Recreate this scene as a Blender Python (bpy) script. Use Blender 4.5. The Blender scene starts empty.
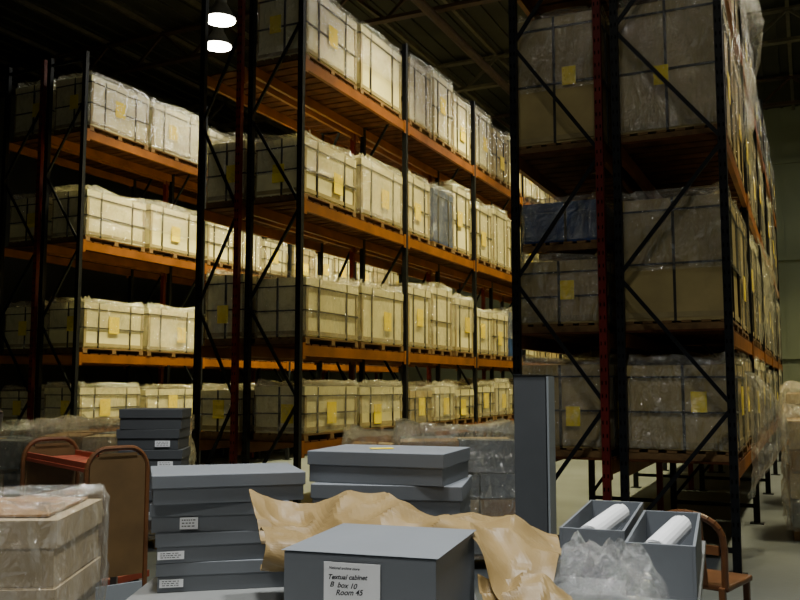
import bpy, math, random
from mathutils import Vector, Matrix, noise
random.seed(7)
D=bpy.data; S=bpy.context.scene
YAW=math.radians(25)
def bench(r,f):
    return (math.cos(YAW)*r-math.sin(YAW)*f, math.sin(YAW)*r+math.cos(YAW)*f)
# ---------------- materials
def mat(name,col,rough=.6,metal=0,var=.15,scale=6,bump=.0,bscale=40,spec=.4,col2=None,emis=None):
    m=D.materials.new(name); m.use_nodes=True; nt=m.node_tree; n=nt.nodes; l=nt.links
    b=n['Principled BSDF']; b.inputs['Roughness'].default_value=rough; b.inputs['Metallic'].default_value=metal
    b.inputs['Specular IOR Level'].default_value=spec
    tc=n.new('ShaderNodeTexCoord'); no=n.new('ShaderNodeTexNoise'); no.inputs['Scale'].default_value=scale; no.inputs['Detail'].default_value=5
    l.new(tc.outputs['Object'],no.inputs['Vector'])
    cr=n.new('ShaderNodeValToRGB'); c2=col2 or tuple(c*(1-var*1.6) for c in col)
    cr.color_ramp.elements[0].position=.3; cr.color_ramp.elements[1].position=.7
    cr.color_ramp.elements[0].color=(*c2,1); cr.color_ramp.elements[1].color=(*[min(1,c*(1+var*.5)) for c in col],1)
    l.new(no.outputs['Fac'],cr.inputs['Fac']); l.new(cr.outputs['Color'],b.inputs['Base Color'])
    if bump:
        n2=n.new('ShaderNodeTexNoise'); n2.inputs['Scale'].default_value=bscale; n2.inputs['Detail'].default_value=4
        l.new(tc.outputs['Object'],n2.inputs['Vector'])
        bp=n.new('ShaderNodeBump'); bp.inputs['Strength'].default_value=bump; bp.inputs['Distance'].default_value=.02
        l.new(n2.outputs['Fac'],bp.inputs['Height']); l.new(bp.outputs['Normal'],b.inputs['Normal'])
    if emis:
        b.inputs['Emission Color'].default_value=(*emis[0],1); b.inputs['Emission Strength'].default_value=emis[1]
    return m
def plastic(name,tint=(1,1,1),fac=.3,diff=.12,bscale=9,dc=(.78,.75,.62)):
    m=D.materials.new(name); m.use_nodes=True; nt=m.node_tree; n=nt.nodes; l=nt.links; n.clear()
    o=n.new('ShaderNodeOutputMaterial'); t=n.new('ShaderNodeBsdfTransparent'); g=n.new('ShaderNodeBsdfGlossy'); d=n.new('ShaderNodeBsdfDiffuse')
    t.inputs['Color'].default_value=(*tint,1); g.inputs['Roughness'].default_value=.11; g.inputs['Color'].default_value=(1,1,1,1)
    d.inputs['Color'].default_value=(*dc,1)
    tc=n.new('ShaderNodeTexCoord'); no=n.new('ShaderNodeTexNoise'); no.inputs['Scale'].default_value=bscale; no.inputs['Detail'].default_value=6; no.inputs['Distortion'].default_value=1.6
    mp=n.new('ShaderNodeMapping'); mp.inputs['Scale'].default_value=(1,1,.45)
    bp=n.new('ShaderNodeBump'); bp.inputs['Strength'].default_value=1.0; bp.inputs['Distance'].default_value=.09
    l.new(tc.outputs['Object'],mp.inputs[0]); l.new(mp.outputs[0],no.inputs['Vector']); l.new(no.outputs['Fac'],bp.inputs['Height']); l.new(bp.outputs['Normal'],g.inputs['Normal'])
    m1=n.new('ShaderNodeMixShader'); m1.inputs[0].default_value=fac; m2=n.new('ShaderNodeMixShader')
    r=n.new('ShaderNodeMapRange'); r.inputs[1].default_value=.52; r.inputs[2].default_value=.68; r.inputs[3].default_value=diff*.35; r.inputs[4].default_value=min(1,diff*2.6)
    l.new(no.outputs['Fac'],r.inputs[0]); l.new(r.outputs[0],m2.inputs[0])
    l.new(t.outputs[0],m1.inputs[1]); l.new(g.outputs[0],m1.inputs[2]); l.new(m1.outputs[0],m2.inputs[1]); l.new(d.outputs[0],m2.inputs[2])
    l.new(m2.outputs[0],o.inputs['Surface']); return m
M={}
M['crate']=mat('crate_board',(.80,.73,.40),.6,var=.12,scale=2.5,bump=.15,bscale=12)
M['crate2']=mat('crate_board_tan',(.43,.33,.13),.6,var=.18,scale=2.5,bump=.15,bscale=12)
M['crate3']=mat('crate_board_blue',(.02,.06,.20),.4,var=.3,scale=4,bump=.3,bscale=12)
M['edge']=mat('crate_edge',(.34,.27,.12),.7)
M['pallet']=mat('pallet_wood',(.18,.10,.035),.8,var=.3,scale=9)
M['strap']=mat('black_strap',(.02,.018,.015),.5)
M['yellow']=mat('yellow_label',(1,.78,.0),.6,var=.02)
M['post']=mat('rack_post_paint',(.009,.010,.012),.5,metal=0,var=.3,spec=.15)
M['red']=mat('rack_post_red',(.13,.012,.008),.5,var=.2,spec=.2)
M['beam']=mat('rack_beam_orange',(.21,.07,.009),.5,var=.25,scale=3,spec=.2)
M['deck']=mat('rack_deck_slat',(.09,.033,.012),.8,var=.35,scale=5,spec=.1)
M['hole']=mat('slot_dark',(.002,.002,.002),.9,spec=0)
M['wrap']=plastic('stretch_wrap',fac=.25,diff=.07)
M['wrapw']=plastic('milky_wrap',fac=.32,diff=.12,bscale=12)
M['grey']=mat('archive_grey_board',(.165,.18,.20),.55,var=.06,scale=3,bump=.03)
M['greyl']=mat('archive_grey_light',(.22,.24,.255),.55,var=.05,scale=3)
M['greyd']=mat('archive_grey_dark',(.06,.065,.07),.6,var=.08)
M['white']=mat('white_paper',(.85,.86,.88),.6,var=.03)
M['ink']=mat('ink',(.02,.02,.03),.7,var=.0)
M['kraft']=mat('kraft_paper',(.25,.168,.064),.5,var=.12,scale=4,bump=.3,bscale=6)
M['carton']=mat('carton_cream',(.50,.39,.23),.6,var=.08,scale=3)
M['cartonb']=mat('carton_brown',(.36,.22,.10),.7,var=.12,scale=3)
M['wood']=mat('varnished_wood',(.13,.05,.016),.4,var=.25,scale=7)
M['tan']=mat('plywood_tan',(.13,.075,.028),.5,var=.2,scale=5)
M['redsh']=mat('red_shelf',(.30,.06,.03),.45,var=.1)
M['steel']=mat('steel_tube',(.25,.2,.17),.3,metal=.8,var=.1)
M['black']=mat('black_plastic',(.02,.02,.022),.35,var=.2)
M['table']=mat('table_laminate',(.20,.205,.20),.4,var=.04,scale=3)
M['floor']=mat('concrete_floor',(.12,.135,.145),.45,var=.22,scale=.7,bump=.08,bscale=20)
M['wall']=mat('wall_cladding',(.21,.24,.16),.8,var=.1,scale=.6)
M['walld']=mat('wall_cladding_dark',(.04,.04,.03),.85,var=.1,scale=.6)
M['roof']=mat('roof_sheet',(.036,.037,.025),.8,var=.3,scale=.8)
M['girder']=mat('roof_girder',(.11,.10,.065),.6,var=.2)
M['girdr']=mat('roof_girder_oxide',(.06,.036,.022),.6,var=.2)
M['lamp']=mat('lamp_glass',(1,1,1),.5,emis=((1,.97,.82),60))
M['alu']=mat('lamp_housing',(.3,.3,.28),.4,metal=.6)
# ---------------- mesh builder
class MB:
    def __init__(s): s.v=[];s.f=[];s.m=[];s.mats=[]
    def mi(s,k):
        if k not in s.mats: s.mats.append(k)
        return s.mats.index(k)
    def add(s,vs,fs,k):
        o=len(s.v); s.v+= [tuple(x) for x in vs]; i=s.mi(k)
        for f in fs: s.f.append(tuple(o+a for a in f)); s.m.append(i)
    def box(s,c,d,k,rz=0,R=None,j=0,top=1):
        if R is None: R=Matrix.Rotation(rz,3,'Z')
        vs=[]
        for z in(-1,1):
            t=top if z>0 else 1
            for a,b in((-1,-1),(1,-1),(1,1),(-1,1)):
                p=Vector((a*d[0]/2*t,b*d[1]/2*t,z*d[2]/2))
                if j: p+=Vector([random.uniform(-j,j) for _ in range(3)])
                vs.append(R@p+Vector(c))
        s.add(vs,[(3,2,1,0),(4,5,6,7),(0,1,5,4),(1,2,6,5),(2,3,7,6),(3,0,4,7)],k)
    def bar(s,p0,p1,w,h,k):
        p0=Vector(p0);p1=Vector(p1);d=p1-p0
        R=d.to_track_quat('Z','Y').to_matrix()
        s.box((p0+p1)/2,(w,h,d.length),k,R=R)
    def cyl(s,p0,p1,r,k,n=12,r1=None,cap=True):
        p0=Vector(p0);p1=Vector(p1);R=(p1-p0).to_track_quat('Z','Y').to_matrix(); r1=r if r1 is None else r1
        vs=[R@Vector((math.cos(2*math.pi*i/n)*q,math.sin(2*math.pi*i/n)*q,0))+p for p,q in((p0,r),(p1,r1)) for i in range(n)]
        fs=[(i,(i+1)%n,n+(i+1)%n,n+i) for i in range(n)]
        if cap: fs+=[tuple(range(n-1,-1,-1)),tuple(range(n,2*n))]
        s.add(vs,fs,k)
    def tube(s,path,r,k,n=8):
        for a,b in zip(path[:-1],path[1:]): s.cyl(a,b,r,k,n)
    def wrap(s,c,w,d,z0,z1,k,nu=28,nv=6,jit=.015,seed=0,mat_off=.012,tuft=0):
        cx,cy=c; vs=[]; fs=[]
        def ring(sc,z,jz):
            for i in range(nu):
                a=2*math.pi*i/nu; ca,sa=math.cos(a),math.sin(a); e=.16
                x=math.copysign(abs(ca)**e,ca)*w/2; y=math.copysign(abs(sa)**e,sa)*d/2
                nn=noise.noise(Vector((x*5+seed*7.1,y*5,z*4)))*jit*2
                o=mat_off+abs(nn)+random.uniform(0,jit)
                vs.append((cx+(x+math.copysign(o,x))*sc,cy+(y+math.copysign(o,y))*sc,z+random.uniform(-jz,jz)))
        for v in range(nv+1): ring(1,z0+(z1-z0)*v/nv,0 if v==0 else .01)
        ring(.96,z1+jit+.012+tuft*.5,jit+tuft*.4); ring(.85,z1+jit+.012+tuft*.5,jit+tuft*.4); ring(.55,z1+jit*1.4+.012,jit*.8); ring(.2,z1+jit*1.2+.012,jit*.5)
        nr=nv+5
        for v in range(nr-1):
            for i in range(nu): fs.append((v*nu+i,v*nu+(i+1)%nu,(v+1)*nu+(i+1)%nu,(v+1)*nu+i))
        fs.append(tuple((nr-1)*nu+i for i in range(nu)))
        s.add(vs,fs,k)
    def build(s,name,loc=(0,0,0),rz=0,bevel=0,smooth=False,parent=None,seg=2):
        me=D.meshes.new(name); me.from_pydata(s.v,[],s.f); 
        for k in s.mats: me.materials.append(M[k])
        me.polygons.foreach_set('material_index',s.m)
        if smooth: me.polygons.foreach_set('use_smooth',[True]*len(me.polygons))
        me.update()
        o=D.objects.new(name,me); S.collection.objects.link(o); o.location=loc; o.rotation_euler[2]=rz
        if bevel:
            b=o.modifiers.new('b','BEVEL'); b.width=bevel; b.segments=seg; b.limit_method='ANGLE'; b.angle_limit=.7
        if parent: o.parent=parent
        return o
def empty(name,loc,rz=0):
    e=D.objects.new(name,None); S.collection.objects.link(e); e.location=loc; e.rotation_euler[2]=rz; e.empty_display_size=.1; return e
# ---------------- room
def room():
    x0,x1,y0,y1,H=-19,7,-5,27,9.6
    b=MB(); b.box(((x0+x1)/2,(y0+y1)/2,-.1),(x1-x0,y1-y0,.2),'floor'); b.build('floor')
    b=MB(); b.box(((x0+x1)/2,(y0+y1)/2,H+.1),(x1-x0,y1-y0,.2),'roof')
    x=x0+.2
    while x<x1: b.box((x,(y0+y1)/2,H-.02),(.08,y1-y0-.1,.04),'roof'); x+=.4
    b.build('ceiling')
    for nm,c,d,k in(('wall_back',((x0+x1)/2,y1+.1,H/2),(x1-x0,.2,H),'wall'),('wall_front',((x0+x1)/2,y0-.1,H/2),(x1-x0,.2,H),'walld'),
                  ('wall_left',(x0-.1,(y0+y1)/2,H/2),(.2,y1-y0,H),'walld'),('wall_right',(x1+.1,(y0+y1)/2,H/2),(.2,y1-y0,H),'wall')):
        b=MB(); b.box(c,d,k)
        if nm=='wall_back':
            xx=x0+.5
            while xx<x1: b.box((xx,y1-.015,H/2),(.05,.03,H-.02),k); xx+=1.0
            for z in(2.4,5.2,8): b.box(((x0+x1)/2,y1-.05,z),(x1-x0-.1,.08,.14),k)
        b.build(nm)
    i=0
    for y in(1.5,6,10.5,15,19.5,24):
        b=MB(); k='girdr' if i%2 else 'girder'; i+=1
        b.box(((x0+x1)/2,y,H-.12),(x1-x0-.02,.18,.05),k); b.box(((x0+x1)/2,y,H-.8),(x1-x0-.02,.16,.07),k)
        x=x0+.5; up=True
        while x<x1-1: b.bar((x,y,H-.8 if up else H-.12),(x+.8,y,H-.12 if up else H-.8),.06,.06,k); x+=.8; up=not up
        b.build('roof_truss')
    b=MB(); x=x0+1.3
    while x<x1: b.box((x,(y0+y1)/2,H-.07),(.08,y1-y0-.02,.10),'girder'); x+=1.6
    b.build('roof_purlins')
    b=MB(); b.cyl((-6.2,y0+.01,8.6),(-6.2,y1-.01,8.6),.09,'girdr'); b.cyl((-1.4,y0+.01,8.5),(-1.4,y1-.01,8.5),.06,'girder'); b.cyl((.6,y0+.01,8.5),(.6,y1-.01,8.5),.12,'alu'); b.build('ceiling_pipes')
room()
# ---------------- crates
def crate(b,cx,cy,z,dx,dy,h,style,seed):
    ph=.09
    for t in(-1,0,1): b.box((cx,cy+t*(dy/2-.06),z+.03),(dx-.02,.09,.06),'pallet')
    nb=6
    for i in range(nb): b.box((cx-dx/2+.06+i*(dx-.12)/(nb-1),cy,z+.073),(.09,dy-.02,.022),'pallet')
    k={'c':'crate','t':'crate2','b':'crate3'}[style]
    z0=z+ph-.004; hh=h-ph; w=dx-.05; l=dy-.06
    b.box((cx,cy,z0+hh/2),(w,l,hh),k,j=.008)
    b.box((cx,cy,z+h-.05),(w+.025,l+.025,.10),k,j=.005)
    if style!='b':
        for sx in(-1,1):
            for sy in(-1,1): b.box((cx+sx*(w/2),cy+sy*(l/2-.02),z0+hh/2-.05),(.022,.05,hh-.12),'edge')
        b.box((cx+w/2,cy,z0+.05),(.02,l,.05),'edge'); b.box((cx,cy-l/2,z0+.05),(w,.02,.05),'edge')
        b.box((cx+w/2,cy,z+h-.11),(.03,l+.03,.016),'strap'); b.box((cx,cy-l/2,z+h-.11),(w+.03,.03,.016),'strap')
    for t in(-.27,.27):
        b.box((cx,cy+t*l,z+h/2+.04),(w+.035,.024,hh+.01),'strap')
    b.box((cx+random.uniform(-.05,.05),cy,z+h/2+.04),(.024,l+.035,hh+.01),'strap')
    if seed%2: b.box((cx,cy,z+h*.5),(w+.037,l+.037,.018),'strap')
    if style!='b' and seed%5<4:
        oy=random.uniform(-.15,.15)*l; oz=random.uniform(.42,.62)*h; q=.8 if style=='t' else 1
        b.box((cx+w/2+.022,cy+oy,z+oz),(.006,.23,.27),'yellow')
        b.box((cx+random.uniform(-.2,.2)*w,cy-l/2-.022,z+oz),(.17*q,.006,.23*q),'yellow')
    b.wrap((cx,cy),w+.02,l+.02,z+(.10 if seed%3 else h*.45),z+h,'wrap' if (seed%4 or style=='b') else 'wrapw',seed=seed,jit=.015,nu=36,nv=7,tuft=.08)
LV=[.93,2.1,3.87,5.65]; BAY=3.05
def rack(X0,frames,y0,nb,rules,H=6.9):
    b=MB()
    for (xa,xb,ka,kb) in frames:
        for i in range(nb+1):
            y=y0+i*BAY
            for x,k in((xa,ka),(xb,kb)):
                b.box((x,y,H/2),(.07,.065,H),k); b.box((x,y,.006),(.15,.14,.012),'post')
                if i==0:
                    z=.3
                    while z<H-.1:
                        b.box((x-.018,y-.033,z),(.012,.004,.035),'hole'); b.box((x+.018,y-.033,z),(.012,.004,.035),'hole'); z+=.12
            z=.25; s=0
            while z<H-.9:
                a,c=(xa,xb) if s%2==0 else (xb,xa)
                b.bar((a,y,z),(c,y,z+1.15),.026,.036,'post'); z+=1.18; s+=1
            for z in(.2,H-.12): b.bar((xa,y,z),(xb,y,z),.03,.045,'post')
        for i in range(nb):
            ya=y0+i*BAY+.04; yb=ya+BAY-.08
            for z in LV:
                for x in(xa,xb):
                    b.box((x,(ya+yb)/2,z-.085),(.05,yb-ya,.13),'beam')
                    for yy in(ya+.03,yb-.03): b.box((x+(.03 if x==max(xa,xb) else -.03),yy,z-.09),(.012,.06,.2),'beam')
                n=14
                for t in range(n): b.box(((xa+xb)/2,ya+.12+t*(yb-ya-.24)/(n-1),z-.0105),(abs(xb-xa)+.04,.17,.019),'deck')
    b.build('pallet_rack')
    far=MB(); seed=int(abs(X0)*10)
    for fi,(xa,xb,ka,kb) in enumerate(frames):
        cx=(xa+xb)/2; dx=abs(xb-xa)+.04
        for i in range(nb):
            for li,z in enumerate(LV):
                n,hs,sts=rules(fi,i,li)
                ya=y0+i*BAY+.07; w=(BAY-.14)/n
                for t in range(n):
                    seed+=1; h=hs*random.uniform(.94,1.05) if i==0 else hs*random.uniform(.86,1.1); st=random.choice(sts)
                    if random.random()<.04 and i>0: continue
                    if X0==5 and fi==0 and i<2 and li==3: continue
                    args=(cx+random.uniform(-.02,.03),ya+w*(t+.5),z+.001,dx*random.uniform(.96,1.02),w-.07,h,st,seed)
                    if i==0 and (n<=2):
                        m=MB(); crate(m,0,0,0,*args[3:]); m.build('storage_crate',(args[0],args[1],args[2]))
                        if X0==1 and fi==0 and li==1:
                            m=MB(); crate(m,0,0,0,args[3]*.92,args[4]*.9,.48,'b',seed+3); m.build('blue_storage_crate',(args[0],args[1],args[2]+h+.11))
                    else: crate(far,*args)
    far.build('stacked_crates')
def rB(f,i,l):
    if i==0: return 2,(.62 if l==0 else [.6,.86,.84,1.02][l]),'c'
    return 3,[.66,1.0,1.14,1.1][l],'ccctb' if l in(1,2) else 'cct'
def rA(f,i,l):
    if i==0: return 2,[.6,.8,.82,.9][l],'c'
    return 3,[.6,.85,.85,.9][l],'cct'
def rC(f,i,l):
    if i==0: return 2,[.9,(.66 if f==0 else 1.28),1.32,1.05][l],'t'
    return 3,[.9,1.3,1.35,1.1][l],'cct'
rack(5,[(-7.0,-6.42,'post','red'),(-6.24,-5.51,'post','post')],8.95,5,rB)
rack(10,[(-11.95,-11.15,'post','red'),(-11.0,-10.24,'post','post')],10.12,4,rA)
rack(1,[(-2.53,-1.70,'post','red'),(-1.54,-.615,'post','post')],8.09,5,rC)
# ---------------- lamps
def hbay(x,y,z,en,col,spot=85,top=9.5,r=.2,blend=1):
    e=empty('high_bay_lamp',(x,y,z))
    b=MB(); b.cyl((0,0,.02),(0,0,.28),.26,'alu',20,r1=.11); b.cyl((0,0,.28),(0,0,.46),.10,'alu',16); b.cyl((0,0,.0),(0,0,.025),.24,'lamp',20); b.cyl((0,0,.46),(0,0,top-z),.012,'alu',6)
    b.build('housing',parent=e)
    L=D.lights.new('bulb','SPOT'); L.energy=en; L.color=col; L.spot_size=math.radians(spot); L.spot_blend=blend; L.shadow_soft_size=r
    o=D.objects.new('bulb',L); S.collection.objects.link(o); o.parent=e; o.location=(0,0,-.06)
W=(1,.885,.42)
for y in(11.2,14.2,17.2,20.2): hbay(-8.45,y,7.5,2900,W,108)
hbay(-9.55,12.6,7.75,300,W,100)
for y in(11.0,14.5,18.5,22): hbay(-4.0,y,8.3,2900,W,98)
for y in(10.5,14,18,23): hbay(1.4,y,8.2,2100,(1,.88,.48),108)
for r,f in((-.9,2.6),(1.1,3.4)):
    x,y=bench(r,f); hbay(x,y,8.2,2100,(.95,.97,.96),86,r=.3)
x,y=bench(-1.1,-1.2); hbay(x,y,6.5,1500,(.98,.96,.90),106,r=.25)  # unseen fill lamp, added behind the camera to brighten the box fronts
wd=D.worlds.new('World'); S.world=wd; wd.use_nodes=True
wd.node_tree.nodes['Background'].inputs[0].default_value=(.5,.55,.6,1); wd.node_tree.nodes['Background'].inputs[1].default_value=.03
# ---------------- foreground
TZ=.80
def table(name,r,f,w,l,rz,h=TZ,top='table'):
    b=MB(); b.box((0,0,h-.02),(w,l,.04),top); 
    for a in(-1,1):
        for c in(-1,1): b.box((a*(w/2-.06),c*(l/2-.06),(h-.04)/2),(.045,.045,h-.04),'steel')
        b.box((a*(w/2-.06),0,h-.075),(.03,l-.16,.06),'steel'); b.box((0,a*(l/2-.06),h-.075),(w-.16,.03,.06),'steel')
    x,y=bench(r,f); return b.build(name,(x,y,0),YAW+rz,bevel=.004)
table('work_table',-.37,3.2,1.32,2.4,0)
def lidbox(name,r,f,z,w,l,h,rz,k='grey',lid=.035,label=None,lidk=None):
    x,y=bench(r,f); e=empty(name,(x,y,z),YAW+rz)
    b=MB(); b.box((0,0,(h-.004)/2),(w-.014,l-.014,h-.004),k); b.build('base',bevel=.002,parent=e)
    b=MB(); b.box((0,0,h-lid/2),(w,l,lid),lidk or k); b.build('lid',bevel=.003,parent=e)
    if label:
        lx,lz,lw,lh=label
        b=MB(); b.box((lx,-l/2-.001,lz),(lw,.002,lh),'white'); b.build('label',parent=e)
        b=MB()
        for i in range(3):
            xx=lx-lw*.4
            while xx<lx+lw*.3:
                q=random.uniform(.006,.02)*lw/.1; b.box((xx+q/2,-l/2-.0022,lz+lh*(.28-.26*i)),(q*.8,.001,lh*.08),'ink'); xx+=q*1.2
        b.build('writing',parent=e)
    return e
def stack(r,f,z,n,w,l,h,rz,labels=(),k='grey',sizes=None,rots=None):
    for i in range(n):
        ww,ll=sizes[i] if sizes else (w,l)
        lidbox('archive_box',r+random.uniform(-.012,.012),f+random.uniform(-.012,.012),z+i*(h+.001),ww,ll,h,rz+(rots[i] if rots else random.uniform(-.05,.05)),k,lid=h*.45,label=labels[i] if i<len(labels) else None)
stack(-.74,3.72,TZ,4,.54,.40,.112,math.radians(12),labels=[(-.2,.035,.09,.03),(-.2,.03,.1,.03),(-.12,.035,.07,.045),None],sizes=[(.52,.4),(.52,.4),(.54,.4),(.60,.44)],rots=[0,.05,-.03,.08])
stack(-.03,3.86,TZ,4,.58,.44,.13,math.radians(-14),sizes=[(.6,.46),(.6,.46),(.63,.48),(.60,.44)],rots=[.05,0,.08,-.08])
x,y=bench(-.08,3.85); b=MB(); b.box((0,0,.001),(.10,.05,.002),'yellow'); b.build('yellow_note',(x,y,TZ+.525),YAW+.2)
lidbox('archive_box',-.10,3.17,TZ,.5,.30,.24,math.radians(-8))
e=lidbox('document_box',-.045,2.71,TZ,.46,.50,.335,math.radians(-17),lid=.001)
def text(body,parent,loc,size,off=.0003,rot=0):
    c=D.curves.new('writing','FONT'); c.body=body; c.size=size; c.extrude=.0004; c.offset=off; c.materials.append(M['ink']); c.shear=.3
    o=D.objects.new('writing',c); S.collection.objects.link(o); o.parent=parent; o.location=loc; o.rotation_euler=(math.pi/2,rot,0)
b=MB(); b.box((-.015,-.2515,.245),(.165,.002,.13),'white'); b.build('label',parent=e)
text('Textual cabinet',e,(-.086,-.2530,.264),.0185,rot=-.03)
text('B  box 10',e,(-.080,-.2530,.244),.020,rot=.03)
text('Room 45',e,(-.062,-.2530,.222),.021,rot=-.05)
text('National archive store',e,(-.083,-.2530,.292),.010,.0001)
# kraft paper
def cr(p0,p1,p2,p3,t):
    return .5*((2*p1)+(-p0+p2)*t+(2*p0-5*p1+4*p2-p3)*t*t+(-p0+3*p1-3*p2+p3)*t**3)
def up(row,n):
    out=[]
    for i in range(len(row)-1):
        p0=row[max(i-1,0)];p1=row[i];p2=row[i+1];p3=row[min(i+2,len(row)-1)]
        for t in range(n): out.append(cr(p0,p1,p2,p3,t/n))
    out.append(row[-1]); return out
def sheet(name,rows,k,n=8,amp=.012,fr=7,thick=.002,smooth=False,seed=0):
    rows=[[Vector(p) for p in r] for r in rows]
    rows=[up(r,n) for r in rows]; cols=[up([r[j] for r in rows],n) for j in range(len(rows[0]))]
    vs=[];nr=len(cols[0]);nc=len(cols)
    for j in range(nr):
        for i in range(nc):
            p=cols[i][j]; q=p*fr+Vector((seed,0,0))
            r1=1-abs(noise.noise(q))*2.2; r2=1-abs(noise.noise(q*1.9+Vector((7,3,1))))*2.2; r3=noise.noise(q*3.7)
            p=p+noise.noise_vector(q*.7)*amp*.5+Vector((0,-.4,1))*amp*(r1*.7+r2*.3+r3*.08-.4)
            x,y=bench(p.x,p.y); vs.append((x,y,p.z))
    fs=[(j*nc+i,j*nc+i+1,(j+1)*nc+i+1,(j+1)*nc+i) for j in range(nr-1) for i in range(nc-1)]
    b=MB(); b.add(vs,fs,k); c=Vector(vs[len(vs)//2]); b.v=[tuple(Vector(v)-c) for v in b.v]
    o=b.build(name,c,smooth=smooth)
    if thick: m=o.modifiers.new('s','SOLIDIFY'); m.thickness=thick
    return o
sheet('kraft_paper',[
 [(-.59,3.46,1.175),(-.42,3.50,1.12),(-.20,3.44,1.165),(.02,3.42,1.14),(.22,3.38,1.12),(.42,3.34,1.10),(.58,3.28,1.07)],
 [(-.56,3.34,1.165),(-.40,3.38,1.075),(-.19,3.32,1.165),(.04,3.24,1.15),(.24,3.16,1.12),(.42,3.12,1.12),(.55,3.05,1.04)],
 [(-.50,3.18,1.09),(-.34,3.22,1.06),(-.16,3.14,1.12),(.06,3.07,1.13),(.20,2.97,1.15),(.36,2.88,1.00),(.50,2.86,1.0)],
 [(-.47,3.08,1.06),(-.32,3.12,1.05),(-.14,3.04,1.05),(.08,3.00,1.08),(.23,2.84,1.11),(.30,2.70,.94),(.44,2.78,.88)]],'kraft',amp=.04,fr=4.2,n=14)
sheet('kraft_paper',[
 [(-.50,3.14,1.10),(-.46,3.02,1.11),(-.44,2.94,1.07),(-.45,2.93,1.02),(-.47,3.0,.985),(-.48,3.08,.98)],
 [(-.38,3.12,1.095),(-.36,3.00,1.10),(-.34,2.93,1.07),(-.35,2.92,1.01),(-.37,3.0,.98),(-.38,3.06,.97)],
 [(-.26,3.10,1.07),(-.24,3.0,1.08),(-.23,2.98,1.05),(-.24,2.97,1.01),(-.25,3.02,.98),(-.27,3.06,.97)]],'kraft',amp=.018,fr=8)
sheet('kraft_paper',[
 [(.24,2.78,1.03),(.32,2.80,.99),(.42,2.78,1.02),(.52,2.80,.93)],
 [(.25,2.66,.97),(.34,2.66,.95),(.43,2.64,.96),(.54,2.68,.88)],
 [(.27,2.56,.90),(.35,2.58,.86),(.44,2.56,.88),(.53,2.6,.84)]],'kraft',amp=.05,fr=6,seed=4,n=12)
# second table with long open boxes
A2=math.radians(-20)
ud=Vector((math.sin(-A2),math.cos(-A2))); rn=Vector((ud.y,-ud.x))
base=Vector((.93,2.83))
def t2(a,b_):
    p=base-rn*a+ud*b_; return p.x,p.y
c=t2(.29,.95); table('work_table',c[0],c[1],.58,1.9,A2)
def openbox(a,b_,w,l,h):
    r,f=t2(a,b_); x,y=bench(r,f); e=empty('open_archive_box',(x,y,TZ),YAW+A2)
    t=.012; b=MB(); b.box((0,0,t/2),(w,l,t),'grey')
    b.box((-w/2+t/2,0,h/2+t/2),(t,l,h-t),'grey'); b.box((w/2-t/2,0,h/2+t/2),(t,l,h-t),'grey')
    b.box((0,-l/2+t/2,h/2+t/2),(w-2*t,t,h-t),'grey'); b.box((0,l/2-t/2,h/2+t/2),(w-2*t,t,h-t),'grey')
    b.build('tray',parent=e,bevel=.0015)
    b=MB(); ya,yb=-l/2+.10,l/2-.36
    vs=[]; turns=2.2; ns=44
    P0=Vector((-.03,ya,h-.05)); P1=Vector((.05,yb,h-.015))
    for pp in (P0,P1):
        for i in range(ns+1):
            t_=i/ns; an=turns*2*math.pi*t_; rr=.03+.022*t_
            vs.append((pp.x+math.cos(an)*rr,pp.y,pp.z+math.sin(an)*rr))
    fs=[(i,i+1,ns+2+i,ns+1+i) for i in range(ns)]
    b.add(vs,fs,'white'); b.cyl(P0+Vector((0,.006,0)),P1-Vector((0,.006,0)),.049,'white',20)
    for yy in(ya+.1,yb-.1): b.box((0,yy,.06),(w-.03,.03,.09),'greyl')
    b.build('rolled_drawing',parent=e,smooth=False)
openbox(.14,1.0,.26,.92,.2)
openbox(.43,1.28,.27,.95,.2)
def mound(name,r,f,z,w,l,h,k,seed=1,rz=0,n=26,am=.4):
    vs=[];fs=[]
    for j in range(n+1):
        for i in range(n+1):
            u=i/n*2-1;v=j/n*2-1
            q=max(0,1-(abs(u)**2.6))*max(0,1-(abs(v)**2.6))
            nn=noise.noise(Vector((u*2.4+seed,v*2.4,seed)))*am+noise.noise(Vector((u*6,v*6+seed,2)))*am*.45
            vs.append((u*w/2*(1+.1*noise.noise(Vector((v*3,seed,0)))),v*l/2,max(.004,h*q**.5*(.85+nn))))
    for j in range(n):
        for i in range(n): a=j*(n+1)+i; fs.append((a,a+1,a+n+2,a+n+1))
    b=MB(); b.add(vs,fs,k); x,y=bench(r,f); return b.build(name,(x,y,z),YAW+rz)
M['bubble']=plastic('bubble_wrap',fac=.34,diff=.09,bscale=30,dc=(.7,.72,.72))
c=t2(.33,.26); mound('bubble_wrap',c[0],c[1],TZ+.001,.46,.50,.26,'bubble',3,A2,n=34)
e=lidbox('tall_archive_box',.775,5.15,0,.20,.15,1.66,math.radians(-22),'greyd',lid=.001)
b=MB(); b.box((.108,0,.83),(.012,.16,1.64),'greyl'); b.build('lid_edge',parent=e)
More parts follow.
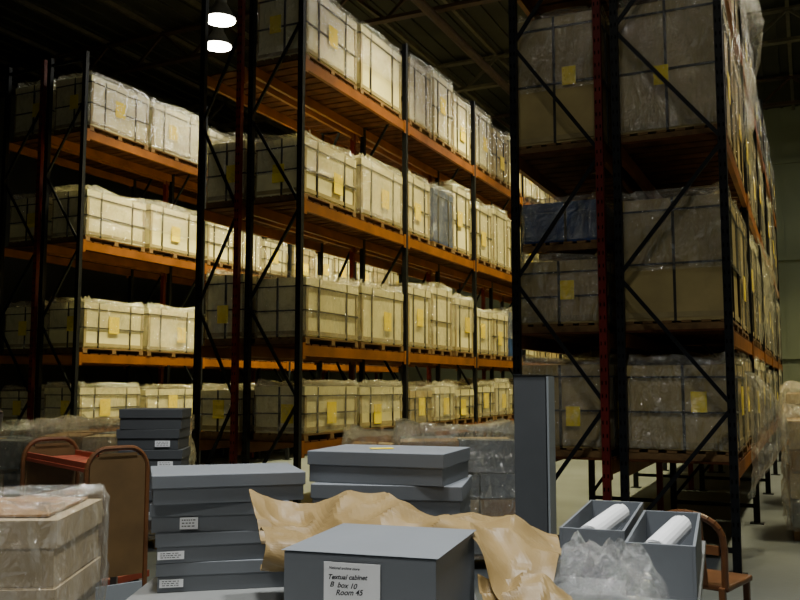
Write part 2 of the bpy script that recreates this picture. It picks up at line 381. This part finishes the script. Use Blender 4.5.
# wooden chair
def chair(r,f,rz):
    x,y=bench(r,f); e=empty('wooden_chair',(x,y,0),YAW+rz)
    b=MB(); b.box((0,0,.44),(.42,.42,.035),'wood'); b.build('seat',parent=e,bevel=.01)
    b=MB()
    for sx in(-1,1):
        b.bar((sx*.18,-.18,0),(sx*.18,-.18,.43),.035,.035,'wood'); b.bar((sx*.18,.19,0),(sx*.18,.22,.45),.035,.035,'wood')
        b.bar((sx*.18,-.18,.2),(sx*.18,.19,.2),.02,.02,'wood')
    b.build('legs',parent=e,bevel=.004)
    b=MB(); pts=[]
    for i in range(15):
        a=math.pi*i/14; pts.append((math.cos(a)*.2,.22+.06*math.sin(a),.66+.2*math.sin(a)**.6))
    b.tube([(.19,.2,.44)]+pts+[(-.19,.2,.44)],.02,'wood')
    for sx in(-.08,0,.08): b.bar((sx,.21,.45),(sx,.28,.84),.03,.012,'wood')
    b.box((0,.25,.66),(.36,.02,.05),'wood')
    b.build('back',parent=e)
chair(1.84,5.4,math.radians(140))
# carton stack lower left, wrapped
def carton_stack(r,f,w,l,hs,rz):
    x,y=bench(r,f); e=empty('wrapped_carton_stack',(x,y,0),YAW+rz); b=MB()
    for t in(-1,0,1): b.box((t*(w/2-.05),0,.05),(.08,l,.1),'pallet')
    for i in range(5): b.box((0,-l/2+.05+i*(l-.1)/4,.112),(w,.09,.024),'pallet')
    b.build('pallet',parent=e)
    z=.126
    for i,h in enumerate(hs):
        b=MB(); b.box((0,0,z+h/2),(w-.03,l-.03,h-.004),'carton',j=.004); b.box((0,0,z+h-.05),(w-.01,l-.01,.09),'carton'); b.box((.0,-l/2+.012,z+h*.45),(.12,.003,.08),'white')
        b.build('carton',parent=e,bevel=.004); z+=h
    b=MB(); b.box((0,0,z+.004),(w-.1,l-.1,.008),'cartonb'); b.build('card_sheet',parent=e)
    b=MB(); b.wrap((0,0),w,l,.13,z,'wrap',nu=72,nv=20,jit=.014,seed=4,tuft=.02); b.build('film',parent=e)
carton_stack(-1.43,3.16,.60,.56,[.40,.42,.22],math.radians(4))
# book trolley
def trolley():
    x,y=bench(-1.76,4.9); a=math.atan2(.8,-.67)
    e=empty('library_trolley',(x,y,0),YAW+a); L=1.0; w=.32
    for s in(-1,1):
        b=MB(); p=[(s*L/2,-w/2,.12),(s*L/2,-w/2,1.16)]
        for i in range(9):
            t=math.pi/2*i/8; p.append((s*L/2,-w/2+.10*(1-math.cos(t)),1.16+.12*math.sin(t)))
        for i in range(9):
            t=math.pi/2*(1-i/8); p.append((s*L/2,w/2-.10*(1-math.cos(t)),1.16+.12*math.sin(t)))
        p.append((s*L/2,w/2,.12)); b.tube(p,.013,'wood')
        b.box((s*L/2,0,.94),(.014,w-.03,.60),'tan'); b.box((s*L/2,0,.38),(.014,w-.03,.44),'greyl')
        b.box((s*L/2,0,1.24),(.014,w-.12,.03),'tan')
        b.build('end_panel',parent=e)
        b=MB()
        for q in(-1,1): b.cyl((s*L/2-.015,q*w/2,.05),(s*L/2+.015,q*w/2,.05),.05,'black',16); b.cyl((s*L/2,q*w/2,.06),(s*L/2,q*w/2,.13),.012,'steel',8)
        b.build('casters',parent=e)
    for z in(.25,.68,1.17):
        b=MB(); b.box((0,0,z),(L-.03,w-.02,.02),'redsh')
        for q in(-1,1): b.box((0,q*(w/2-.02),z+.02),(L-.03,.012,.04),'redsh')
        b.build('shelf',parent=e,bevel=.002)
trolley()
table('side_table',-1.70,6.1,.7,.6,.1,.76)
stack(-1.69,6.1,.76,5,.42,.36,.135,.08,labels=[(.1,.04,.1,.04)]*4,k='greyd')
# wrapped pallets
def wpallet(X,Y,w,l,h,rz,seed,k='wrapw',kinds=('carton','grey','cartonb','cartonb')):
    random.seed(seed); e=empty('wrapped_pallet_load',(X,Y,0),rz); b=MB()
    for t in(-1,0,1): b.box((t*(w/2-.06),0,.05),(.09,l,.1),'pallet')
    for i in range(6): b.box((0,-l/2+.06+i*(l-.12)/5,.112),(w,.09,.024),'pallet')
    b.build('pallet',parent=e); b=MB()
    z=.126
    while z<h-.15:
        hh=random.uniform(.22,.36); hh=min(hh,h-z); nx=random.choice((2,3))
        for i in range(nx):
            for j in range(2): b.box((-w/2+w*(i+.5)/nx,-l/2+l*(j+.5)/2,z+hh/2*.97),(w/nx-.02,l/2-.03,hh*random.uniform(.85,.97)),random.choice(kinds),j=.01)
        z+=hh
    b.build('cartons',parent=e)
    b=MB(); b.wrap((0,0),w,l,.1,z+.02,k,nu=70,nv=18,jit=.04,seed=seed,tuft=.06); b.build('film',parent=e)
wpallet(.30,10.7,1.1,1.2,1.38,.05,11)
wpallet(.25,13.3,1.1,1.2,1.5,.0,12)
x,y=bench(.52,8.2); wpallet(x,y,1.05,.9,1.12,YAW,13)
x,y=bench(-.1,9.0); wpallet(x,y,.8,.8,1.05,YAW,14)
x,y=bench(-2.95,9.2); wpallet(x,y,1.3,.9,1.12,YAW,15)
x,y=bench(-4.1,9.6); wpallet(x,y,1.0,.9,1.15,YAW,16,kinds=('grey','carton'))
def hang(name,X,y0,y1,z0,z1,seed,k='wrapw',out=.25):
    vs=[];fs=[];nu,nv=30,26
    for j in range(nv+1):
        for i in range(nu+1):
            u=i/nu;v=j/nv; y=y0+(y1-y0)*(u+.08*noise.noise(Vector((v*3,seed,0)))); z=z1-(z1-z0)*v
            bul=out*math.sin(math.pi*min(1,v*1.05))*(.5+.5*math.sin(u*7+seed))
            vs.append((X+.05+abs(bul)+.07*abs(noise.noise(Vector((u*9,v*6,seed)))),y,z))
    for j in range(nv):
        for i in range(nu): a=j*(nu+1)+i; fs.append((a,a+1,a+nu+2,a+nu+1))
    b=MB(); b.add(vs,fs,k); b.build(name)
hang('plastic_sheeting',-.57,8.15,9.6,.62,1.72,2,'wrapw',.3)
hang('plastic_sheeting',-.57,8.3,11,3.9,5.1,5,'wrap',.12)
hang('plastic_sheeting',-.57,11.3,14,2.3,3.4,7,'wrap',.15)
hang('plastic_sheeting',-.57,9.2,12.5,5.6,6.7,9,'wrap',.15)
def truck():
    x,y=bench(-2.84,6.35); e=empty('pallet_truck',(x,y,0),YAW+math.radians(60)); b=MB()
    for s in(-1,1): b.box((.6,s*.19,.09),(1.15,.15,.05),'redsh'); b.cyl((1.05,s*.19-.05,.04),(1.05,s*.19+.05,.04),.04,'black')
    b.box((.0,0,.16),(.16,.5,.2),'redsh'); b.cyl((-.05,0,.1),(-.05,0,.45),.06,'black'); 
    for s in(-1,1): b.cyl((-.08,s*.06-.03,.09),(-.08,s*.06+.03,.09),.09,'black',20)
    b.build('chassis',parent=e); b=MB()
    b.tube([(-.05,0,.45),(-.14,0,1.2)],.022,'black')
    b.tube([(-.14,0,1.18),(-.15,-.12,1.28),(-.17,-.17,1.4),(-.19,-.1,1.47),(-.19,.1,1.47),(-.17,.17,1.4),(-.15,.12,1.28),(-.14,0,1.18)],.024,'steel')
    b.box((-.15,0,1.3),(.06,.08,.16),'black'); b.tube([(-.16,-.15,1.38),(-.16,.15,1.38)],.03,'black')
    b.build('tiller',parent=e)
truck()
# ---------------- camera
cam=D.cameras.new('Camera'); cam.lens=39.33; cam.sensor_width=36; cam.clip_start=.05
o=D.objects.new('Camera',cam); S.collection.objects.link(o); o.location=(0,0,1.6); o.rotation_euler=(math.radians(95.56),0,YAW)
S.camera=o
